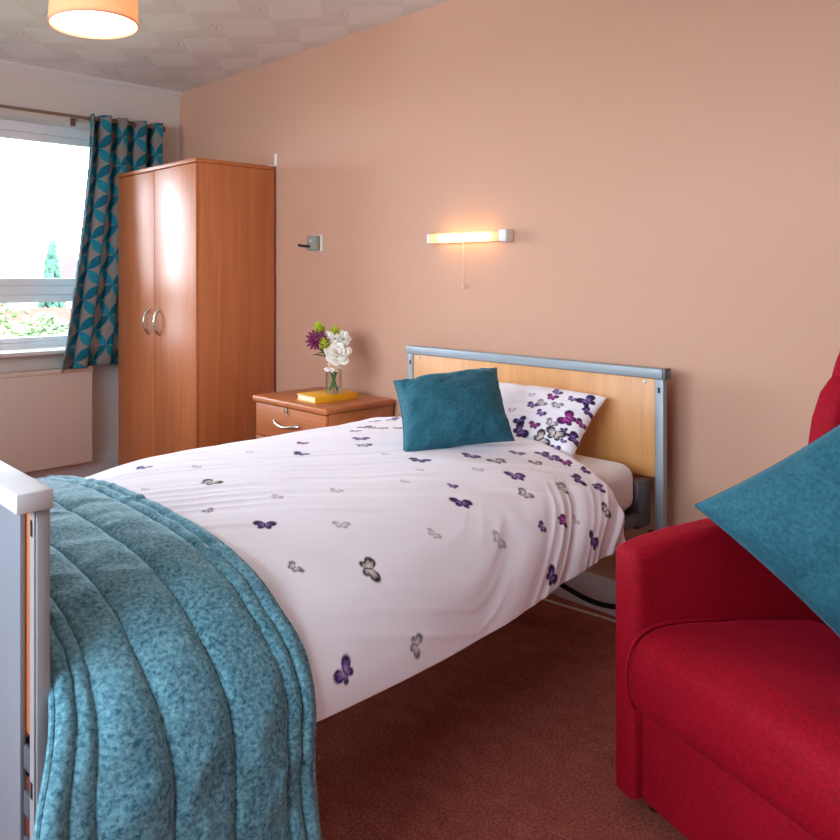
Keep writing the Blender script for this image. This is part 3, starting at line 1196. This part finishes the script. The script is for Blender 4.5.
head = sstep(1.55, 2.2, Bm)
# folds
h = .006 * fbm(A * 3.1, Bm * 2.6, 1)
d1 = Bm * 1.0 + A * .55
d2 = A * 1.0 - Bm * .55
h += .0042 * sstep(1.3, 2.1, Bm) * (1 - side) * ridge(d1 * 2.2 + .5 * fbm(A * 2, Bm * 2, 5), d2 * 11, 2)
h += .0024 * (1 - side) * ridge(d1 * 2.0 + 4, d2 * 22 + .6 * fbm(A * 4, Bm * 4, 6), 7)
sk = A - .26 * (np.minimum(Bm, 1.5) - 1.0) + .95 * np.clip(Bm - 1.42, 0, 1) ** 1.25
h += .0064 * side * ridge(Bm * 2.1 + 1.0 * fbm(A * 3, Bm * 2, 9), sk * 10, 4) * (.35 + .65 * sstep(1.1, 2.0, Bm))
h += .004 * side * ridge(Bm * 1.6 + 3, sk * 20, 12) * (.5 + .5 * head)
h += .010 * lside * fbm(A * 5, Bm * 9, 14)
DROPF = .016 * (1 - sstep(.85, 1.25, Bm))
# head edge rolls
h += .006 * sstep(2.15, 2.22, Bm) * (1 - side)
h = np.where(h < -.004, -.004 + (h + .004) * .3, h)
DX = px_ + nx_ * h
DZ = pz_ + nz_ * h - DROPF
DY = Bm + .012 * side * fbm(A * 6, Bm * 2, 21)
# side is drawn in towards the head end, hem lifts and swings there
pull = sstep(1.5, 2.2, Bm) * sstep(a_edge - .1, Lr, A)
DX -= .030 * pull
tail = sstep(a_edge, Lr, A)
DZ += (.045 * sstep(1.4, 2.1, Bm) - .004 + .062 * (1 - sstep(.5, 1.4, Bm))) * tail
DY -= (.045 * tail ** 2 + .045 * sstep(-1.36, -1.12, px_)) * sstep(1.8, 2.2, Bm)
DZ -= .022 * sstep(-1.75, -2.1, px_) * (1 - sstep(.8, 1.3, Bm))
DX += .012 * tail * np.sin((Bm - .5) * 4.2)
Pd = np.stack([DX, DY, DZ], -1)
colr = paint(A, Bm, BASE_WHITE, DUVET_PRINT)
du = grid_mesh('duvet', Pd, M['print'], col=colr, solid=.008, offset=-1 if False else 1.0, flip=True)
tag(du, 'white duvet printed with purple butterflies spread over the bed', 'duvet')

# throw ---------------------------------------------------------------
TPROF = [(-2.330, .16), (-2.322, .30), (-2.305, .42), (-2.275, .53), (-2.215, .604), (-2.12, .642), (-2.0, .664), (-1.82, .678), (-1.58, .684),
         (-1.42, .682), (-1.31, .673), (-1.22, .656), (-1.145, .630), (-1.085, .592), (-1.04, .548), (-1.016, .50), (-1.000, .45), (-.993, .40), (-.986, .33), (-.980, .24), (-.977, .12)]
NA2, NB2 = 420, 300
tp, ta = resample(TPROF, NA2)
tt = np.gradient(tp, axis=0)
tt /= np.linalg.norm(tt, axis=1)[:, None]
SEAM = [.430, .466, .500, .604, .722, .838, .870, .900]
bt = np.linspace(SEAM[0], SEAM[-1], NB2)
TA, TB = np.meshgrid(ta, bt, indexing='ij')
hh = np.zeros_like(TA)
pk = np.zeros_like(TA)
for s0, s1 in zip(SEAM, SEAM[1:]):
    wdt = s1 - s0
    m_ = (TB >= s0) & (TB <= s1)
    q = np.clip((TB - s0) / wdt, 0, 1)
    puff = np.clip(1 - (2 * q - 1) ** 2, 0, 1) ** .34
    thick = .023 if wdt > .06 else .016
    hh = np.where(m_, thick * puff, hh)
    near = np.exp(-np.minimum(q, 1 - q) * wdt / .020) * puff
    pk = np.where(m_, near, pk)
hang = sstep(tp[:, 0][:, None] * 0 - 1.16, -1.0, np.repeat(tp[:, 0][:, None], NB2, 1))
hh += .004 * fbm(TA * 9, TB * 9, 31) * np.clip(hh / .02, 0, 1)
hh += .011 * pk * vnoise(TA * 36 + 2 * fbm(TA * 6, TB * 6, 33), TB * 9, 32)
hh += .008 * np.clip(hh / .02, 0, 1) * (ridge(TA * 7 + TB * 9, TB * 5 - TA * 15, 36) - .4) * (.35 + .4 * hang)
hh = np.maximum(hh, 0) + .006
LEFTD = .024 * sstep(-1.75, -2.1, np.repeat(tp[:, 0][:, None], NB2, 1))
TX = tp[:, 0][:, None] - tt[:, 1][:, None] * hh
TZ = tp[:, 1][:, None] + tt[:, 0][:, None] * hh - .016 - LEFTD
# on top the foot edge stays inside the footboard; on the hanging side it can spread past the post
q = (TB - SEAM[0]) / (SEAM[-1] - SEAM[0])
out_ = sstep(.64, .42, TZ)
f0 = .470 - .070 * np.clip(out_, 0, 1)
TY = np.where(TB < .60, f0 + (TB - SEAM[0]) / (.60 - SEAM[0]) * (.60 - f0), TB)
TY += .010 * hang * np.sin(TA * 14 + TB * 3) * sstep(.45, .6, TB) + .006 * fbm(TA * 4, TB * 2, 41)
TY += .022 * hang * sstep(.52, .20, TZ) * (TB - .70)
TX += .010 * hang * fbm(TA * 2, TB * 14, 44) * sstep(.55, .3, TZ)
th = empty('bed_throw', (-1.6, .69, .68), 'quilted teal velvet bed runner draped across the foot of the bed', 'throw')
grid_mesh('quilt', np.stack([TX + 1.6, TY - .69, TZ - .68], -1), M['throw'], th, solid=.006, offset=1.0, flip=True)
for sgn, edge in ((0, 0), (1, NB2 - 1)):
    b = B()
    pts = [(TX[k, edge] + 1.6 - tt[k, 1] * .002, TY[k, edge] - .69 + (.003 if sgn else -.0), TZ[k, edge] - .68 + tt[k, 0] * .002) for k in range(0, NA2, 3)]
    b.tube(pts, .0055, 8)
    b.build('piping', M['throw'], th)


# cushions --------------------------------------------------------------
def pad(name, mat, c, ex, ey, hw_, hh_, T, pinch=.06, bend=0.0, seed=0, parent=None, N=90, pr_items=None, wr=.004, power=.5):
    """a stuffed square: front and back sheets joined along a seam; c, ex, ey in world space"""
    ex, ey = Vector(ex).normalized(), Vector(ey).normalized()
    nrm = ex.cross(ey).normalized()
    u = np.sin(np.linspace(-1, 1, N) * PI / 2)
    U, V = np.meshgrid(u, u, indexing='ij')
    # soft corner ears
    x = hw_ * U * (1 - pinch * (1 - V ** 2) * np.abs(U) ** 2)
    y = hh_ * V * (1 - pinch * (1 - U ** 2) * np.abs(V) ** 2)
    prof = np.clip((1 - U ** 2), 0, 1) ** power * np.clip((1 - V ** 2), 0, 1) ** power
    edge = np.exp(-np.minimum(1 - np.abs(U), 1 - np.abs(V)) * 4)
    sheets = []
    for sgn in (1, -1):
        w_ = wr * (fbm(U * 3 + seed, V * 3, seed) + .8 * edge * ridge(U * 6 + seed, V * 6, seed + 5) * .5)
        z = (T * .62 if sgn > 0 else -T * .26) * prof + w_ * np.clip(prof * 3, 0, 1) + bend * (V ** 2 - .4)
        sheets.append(np.stack([x, y, z], -1))
    fr, bk_ = sheets
    Mx = np.array([list(ex), list(ey), list(nrm)])
    n = N
    verts = np.concatenate([fr.reshape(-1, 3), bk_.reshape(-1, 3)])
    idf = np.arange(n * n).reshape(n, n)
    idb = idf + n * n
    bord = np.zeros((n, n), bool)
    bord[0], bord[-1], bord[:, 0], bord[:, -1] = True, True, True, True
    idb = np.where(bord, idf, idb)
    qf = np.stack([idf[:-1, :-1], idf[1:, :-1], idf[1:, 1:], idf[:-1, 1:]], -1).reshape(-1, 4)
    qb = np.stack([idb[:-1, :-1], idb[:-1, 1:], idb[1:, 1:], idb[1:, :-1]], -1).reshape(-1, 4)
    used = np.unique(np.concatenate([qf, qb]).reshape(-1))
    remap = -np.ones(len(verts), int)
    remap[used] = np.arange(len(used))
    q_ = remap[np.concatenate([qf, qb])]
    me = bpy.data.meshes.new(name)
    me.from_pydata((verts[used] @ Mx).tolist(), [], q_.tolist())
    if pr_items is not None:
        cf = paint(fr[..., 0], fr[..., 1], BASE_WHITE, pr_items).reshape(-1, 4)
        cb = np.tile(np.array(BASE_WHITE), (n * n, 1))
        cc = np.concatenate([cf, cb])[used]
        at = me.color_attributes.new('print', 'FLOAT_COLOR', 'POINT')
        at.data.foreach_set('color', cc.reshape(-1).astype(np.float32))
    me.polygons.foreach_set('use_smooth', [True] * len(me.polygons))
    me.materials.append(mat)
    o = bpy.data.objects.new(name, me)
    o.location = c
    link(o, parent)
    # seam cord around the edge
    ring = [fr[k, 0] for k in range(n)] + [fr[-1, k] for k in range(1, n)] + [fr[k, -1] for k in range(n - 2, -1, -1)] + [fr[0, k] for k in range(n - 2, -1, -1)]
    return o, [Vector(tuple(r @ Mx)) for r in ring]


# pillow leaning on the headboard
pc = Vector((-1.543, 2.366, .708))
pe = Vector((0, .78, .63)).normalized()
po, ring = pad('pillow', M['print'], pc, (1, 0.0, 0), pe, .29, .142, .12, .07, 0.012, 3, N=240, pr_items=PILLOW_PRINT, wr=.006, power=.42)
tag(po, 'white butterfly-print pillow leaning on the beech headboard', 'pillow')


def cushion(name, pts, T, label, seed, pinch=.07):
    bl, br, tr_, tl_ = (Vector(p) for p in pts)
    c = (bl + br + tr_ + tl_) / 4
    ex = ((br - bl) + (tr_ - tl_)) / 2
    ey = ((tl_ - bl) + (tr_ - br)) / 2
    root = empty(name, c, label, 'cushion', 'teal velvet cushions')
    o, ring = pad('cover', M['cushion'], (0, 0, 0), ex, ey, ex.length / 2, ey.length / 2, T, pinch, 0, seed, root, wr=.011, power=.42)
    b = B()
    b.tube(ring, .0028, 6)
    b.build('piping', M['cushion'], root)
    return root


cushion('cushion', [(-1.528, 1.765, .666), (-1.362, 2.095, .688), (-1.500, 2.205, .905), (-1.690, 1.905, .854)], .13,
        'teal velvet cushion leaning on the pillow on the bed', 11)

# ------------------------------------------------------------------ armchair
AO = Vector((-.862, 1.722, 0))
AR = math.atan2(-.378, .926)
ch = empty('armchair', AO, 'red upholstered armchair standing at the right of the bed', 'armchair', rz=AR)
AW, AT = .70, .078


def arm_outline(n=10):
    # y, z profile of an arm
    o = [(.0, .035), (.0, .572)]
    o += [(.004, .584), (.016, .594), (.06, .606), (.14, .618), (.25, .628), (.38, .634), (.52, .634), (.66, .628)]
    o += [(.70, .60), (.70, .035)]
    return o


for x0 in (0, AW - AT):
    b = B()
    b.prism(arm_outline(), x0, x0 + AT, 'yz', .022, 4)
    b.build('arm', M['red'], ch, angle=60)
# base front panel
b = B()
b.box(AT + .002, AW - AT - .002, .006, .60, .045, .249, .012, 3)
b.build('front_panel', M['red'], ch)
# seat cushion, crowned and falling to the back
n1, n2 = 60, 60
bm = bmesh.new()
sx0, sx1 = AT + .003, AW - AT - .003
prof = [(.50, .27), (.10, .25), (.02, .25), (-.012, .256), (-.026, .275), (-.034, .31), (-.034, .35), (-.024, .385), (-.004, .411), (.03, .426), (.08, .431), (.16, .427), (.26, .416), (.38, .40), (.50, .385)]
pp, _ = resample(prof, 80)
xs = np.concatenate([[0, .004, .010, .02], np.linspace(.04, .96, 30), [.98, .990, .996, 1]])
rows = []
for k, xx in enumerate(xs):
    e = min(xx, 1 - xx)
    f = 1 - max(0, (.03 - e) / .03) ** 2 * .18          # round the ends in
    row = []
    for (y, z) in pp:
        yc, zc = .20, .345
        crown = .012 * math.sin(PI * xx) if z > .38 else (.006 * math.sin(PI * xx) if y < 0 else 0)
        yy = yc + (y - yc) * (f if y < yc else 1)
        zz = zc + (z - zc) * f + crown
        row.append(bm.verts.new((sx0 + (sx1 - sx0) * xx, yy - (crown if y < 0 else 0), zz + .004 * float(fbm(np.array(xx * 5), np.array(y * 9), 61)))))
    rows.append(row)
for r0, r1 in zip(rows, rows[1:]):
    for k in range(len(r0)):
        bm.faces.new((r0[k], r0[(k + 1) % len(r0)], r1[(k + 1) % len(r0)], r1[k]))
bm.faces.new(rows[0])
bm.faces.new(list(reversed(rows[-1])))
bmesh.ops.recalc_face_normals(bm, faces=bm.faces)
b = B()
b.add(bm)
seat = b.build('seat', M['red'], ch, angle=70)
b = B()
b.tube([(sx0 + .0035, y, z) for (y, z) in pp[14:62]], .0045, 8)
b.build('piping', M['red'], seat)


# back rest: outer shell with a domed top, inner pad and side wings
def back_outline(x0, x1, zb, zt, rx, rz, n=16):
    o = [(x0, zb), (x0, zt - rz)]
    for k in range(1, n):
        a = PI / 2 * k / n
        o.append((x0 + rx * (1 - math.cos(a)), zt - rz + rz * math.sin(a)))
    o.append((x0 + rx, zt))
    o.append((x1 - rx, zt))
    for k in range(1, n):
        a = PI / 2 * (1 - k / n)
        o.append((x1 - rx * (1 - math.cos(a)), zt - rz + rz * math.sin(a)))
    o += [(x1, zt - rz), (x1, zb)]
    return o


TILT = Matrix.Translation((0, .58, .36)) @ Matrix.Rotation(rad(-8), 4, 'X') @ Matrix.Translation((0, -.58, -.36))
b = B()
b.prism(back_outline(-.004, AW + .004,   .36, 1.155, .135, .26), .585, .74, 'xz', .03, 4)
bmesh.ops.transform(b.bm, matrix=TILT, verts=b.bm.verts)
bk = b.build('backrest', M['red'], ch, angle=60)
b = B()
b.prism(back_outline(.095, AW - .095, .40, 1.02, .15, .20), .545, .598, 'xz', .025, 4)
bmesh.ops.transform(b.bm, matrix=TILT, verts=b.bm.verts)
b.build('back_pad', M['red'], bk, angle=60)
for sg in (0, 1):
    b = B()
    o = [(.60, .64), (.60, .97), (.575, .96), (.545, .92), (.525, .85), (.52, .76), (.53, .68), (.55, .64)]
    x0 = .012 if sg == 0 else AW - .012 - .07
    b.prism(o, x0, x0 + .07, 'yz', .018, 3)
    bmesh.ops.transform(b.bm, matrix=TILT, verts=b.bm.verts)
    b.build('wing', M['red'], bk, angle=60)
for xx in (.06, AW - .06):
    for yy in (.07, .62):
        b = B()
        b.lathe([(0, 0), (.016, 0), (.022, .034), (0, .034)], 16, Matrix.Translation((xx, yy, 0)))
        b.build('foot', M['black'], ch)
b = B()
b.box(AT + .001, AW - AT - .001, .605, .70, .05, .37, .01)
b.build('back_panel', M['red'], ch)

cushion('cushion', [(-.752, 1.905, .668), (-.399, 1.905, .400), (-.088, 2.016, .671), (-.441, 2.016, .939)], .21,
        'teal velvet cushion propped on its corner in the red armchair', 23, .05)

# ------------------------------------------------------------------ cables near the skirting
def spline(pts, n=60):
    return [tuple(p) for p in resample(pts, n)[0]]


b = B()
b.tube(spline([(-2.0, 2.60, .0045), (-1.8, 2.575, .0045), (-1.54, 2.572, .0045), (-1.30, 2.598, .0045), (-1.0, 2.60, .0045), (-.6, 2.615, .0045), (-.3, 2.60, .0045)], 70), .0042, 8)
o = b.build('cable', M['string'])
tag(o, 'thin white cable lying on the carpet along the skirting', 'cable')
b = B()
b.tube(spline([(-1.50, 2.40, .300), (-1.43, 2.44, .16), (-1.36, 2.46, .118), (-1.27, 2.47, .105), (-1.19, 2.475, .13), (-1.12, 2.48, .22), (-1.10, 2.48, .34), (-1.11, 2.47, .395)], 60), .009, 10)
o = b.build('cable', M['black'])
tag(o, 'thick black cable looping below the head end of the bed frame', 'cable')

# ------------------------------------------------------------------ outside
M['grass'] = plain('lawn', lin(88, 98, 70), .9, spec=.05, nscale=2, var=.2)
M['roof'] = plain('roof_tiles', lin(92, 80, 82), .8, spec=.03, nscale=6, var=.15)
M['red_roof'] = plain('clay_tiles', lin(120, 56, 46), .8, spec=.03, nscale=6, var=.15)
M['render'] = plain('pale_render', lin(222, 214, 204), .8, nscale=3)
M['foliage'] = plain('garden_foliage', lin(104, 122, 84), .8, spec=.15, nscale=8, var=.3)
M['conifer'] = plain('conifer_foliage', lin(62, 90, 76), .8, spec=.12, nscale=8, var=.3)
M['bark'] = plain('bark', lin(96, 78, 62), .9)
M['win_dark'] = plain('dark_window', lin(84, 96, 110), .2)
GZ = -2.8
b = B()
b.box(-90, XL - .5, -60, 90, GZ - .2, GZ)
structure(b.build('ground', M['grass'], smooth=False))
s_, c_ = math.sin(rad(50.9)), math.cos(rad(50.9))


def out_pos(px, d):
    t = (px - 270) / 756
    return Vector((d * (-s_ + c_ * t), d * (c_ + s_ * t), GZ))


def leafy(b, c, rx, rz, n, size, taper=False, up=.5):
    for k in range(n):
        while True:
            p = Vector((random.uniform(-1, 1), random.uniform(-1, 1), random.uniform(-1, 1)))
            if p.length < 1:
                break
        if taper:
            zz = random.random()
            r = rx * (1 - zz) ** .8 * (.75 + .25 * random.random())
            a = random.uniform(0, 2 * PI)
            q = Vector((c[0] + r * math.cos(a), c[1] + r * math.sin(a), c[2] + rz * zz))
        else:
            p = p.normalized() * (.55 + .45 * random.random())
            q = Vector((c[0] + p.x * rx, c[1] + p.y * rx, c[2] + p.z * rz))
        b.sphere(q, size * random.uniform(.6, 1.2), 1, (1, 1, .8 if not taper else 1.5), .25)


p0 = out_pos(52, 34)
t_ = empty('conifer', p0, 'pointed green conifer outside beyond the window glass', 'tree')
b = B()
leafy(b, (0, 0, .5), .86, 4.95, 420, .13, True)
b.build('foliage', M['conifer'], t_)
b = B()
b.tube([(0, 0, 0), (0, 0, 4)], .09, 8)
b.build('trunk', M['bark'], t_)
SH = [(3, 15, 1.05, 3.15, 'round green shrub outside at the lower left of the window'),
      (40, 19, .9, 3.15, 'pale shrub outside just left of the curtain, lower pane'),
      (66, 17, .8, 3.05, 'small leafy shrub outside half hidden by the curtain'),
      (-14, 22, 1.5, 3.6, 'broad shrub outside behind the round one, at the left edge of the lower panes')]
for (px, d, r, hgt, lab) in SH:
    p0 = out_pos(px, d)
    t_ = empty('shrub', p0, lab, 'shrub', 'shrubs outside the window')
    b = B()
    leafy(b, (0, 0, hgt * .55), r, hgt * .45, 520, .10)
    b.build('foliage', M['foliage'], t_)
    b = B()
    b.tube([(0, 0, 0), (0, 0, hgt * .5)], .07, 8)
    b.build('trunk', M['bark'], t_)


def house(px, d, wd, dp, hw_, hr, roofm, lab, rz):
    p0 = out_pos(px, d)
    t_ = empty('house', p0, lab, 'house', 'houses outside the window', rz=rz)
    b = B()
    b.box(-wd / 2, wd / 2, -dp / 2, dp / 2, 0, hw_)
    b.build('wall', M['render'], t_, smooth=False)
    b = B()
    b.prism([(-dp / 2 - .4, hw_ + .001), (0, hw_ + hr), (dp / 2 + .4, hw_ + .001)], -wd / 2 - .3, wd / 2 + .3, 'yz')
    b.build('roof', roofm, t_, smooth=False)
    b = B()
    b.box(-wd * .3, -wd * .3 + .6, -.3, .3, hw_ + hr * .5, hw_ + hr + .7)
    b.build('chimney', roofm, t_, smooth=False)
    for xx in (-wd * .3, 0, wd * .3):
        for sg in (-1, 1):
            b = B()
            y = sg * dp / 2
            b.box(xx - .6, xx + .6, y - .03, y + .03, hw_ * .6, hw_ * .6 + 1.0)
            b.build('window', M['win_dark'], t_, smooth=False)
    return t_


house(-6, 46, 11, 7, 3.4, 1.7, M['roof'], 'grey-roofed house outside seen above the window transom', rad(30))
house(22, 30, 5, 4, 2.2, .55, M['red_roof'], 'low red-roofed building outside seen below the window transom', rad(45))

# ------------------------------------------------------------------ world and lights
wd = bpy.data.worlds.new('overcast_sky')
scn.world = wd
wd.use_nodes = True
wt = wd.node_tree
bg = wt.nodes['Background']
tc = wt.nodes.new('ShaderNodeTexCoord')
sp = wt.nodes.new('ShaderNodeSeparateXYZ')
wt.links.new(tc.outputs['Generated'], sp.inputs[0])
rp = wt.nodes.new('ShaderNodeValToRGB')
rp.color_ramp.elements[0].position = .45
rp.color_ramp.elements[0].color = (.70, .80, .90, 1)
rp.color_ramp.elements[1].position = .75
rp.color_ramp.elements[1].color = (.74, .87, 1, 1)
mr = wt.nodes.new('ShaderNodeMapRange')
mr.inputs['From Min'].default_value = -1
wt.links.new(sp.outputs[2], mr.inputs[0])
wt.links.new(mr.outputs[0], rp.inputs[0])
wt.links.new(rp.outputs[0], bg.inputs[0])
bg.inputs[1].default_value = 12.0


def portal(loc, rot, sx, sy):
    l = bpy.data.lights.new('daylight_portal', 'AREA')
    l.shape = 'RECTANGLE'
    l.size, l.size_y = sx, sy
    l.cycles.is_portal = True
    o = bpy.data.objects.new('daylight_portal', l)
    o.location = loc
    o.rotation_euler = rot
    link(o)


portal((XL - .26, (WY0 + WY1) / 2, (WZ0 + WZ1) / 2), (0, rad(-90), 0), WZ1 - WZ0, WY1 - WY0)
portal(((FX0 + FX1) / 2, YF - .16, (FZ0 + FZ1) / 2), (rad(90), 0, 0), FX1 - FX0, FZ1 - FZ0)  # guides sky light through the added window

# ------------------------------------------------------------------ camera and view
cam = bpy.data.cameras.new('camera')
cam.sensor_width = 36
cam.sensor_fit = 'HORIZONTAL'
cam.lens = 756 / 840 * 36
cam.shift_x = 150 / 840
cam.shift_y = -144 / 840
cam.clip_start = .05
co = bpy.data.objects.new('camera', cam)
co.location = (0, 0, 1.21)
co.rotation_euler = (rad(90), 0, rad(50.9))
link(co)
scn.camera = co
vs = scn.view_settings
vs.view_transform = 'Standard'
vs.look = 'None'
vs.gamma = 1
vs.use_curve_mapping = False
vs.exposure = 1.02
scn.cycles.use_denoising = True
scn.cycles.max_bounces = 10
scn.cycles.diffuse_bounces = 6
scn.cycles.transparent_max_bounces = 16
scn.cycles.sample_clamp_indirect = 8
scn.cycles.caustics_reflective = False
scn.cycles.caustics_refractive = False
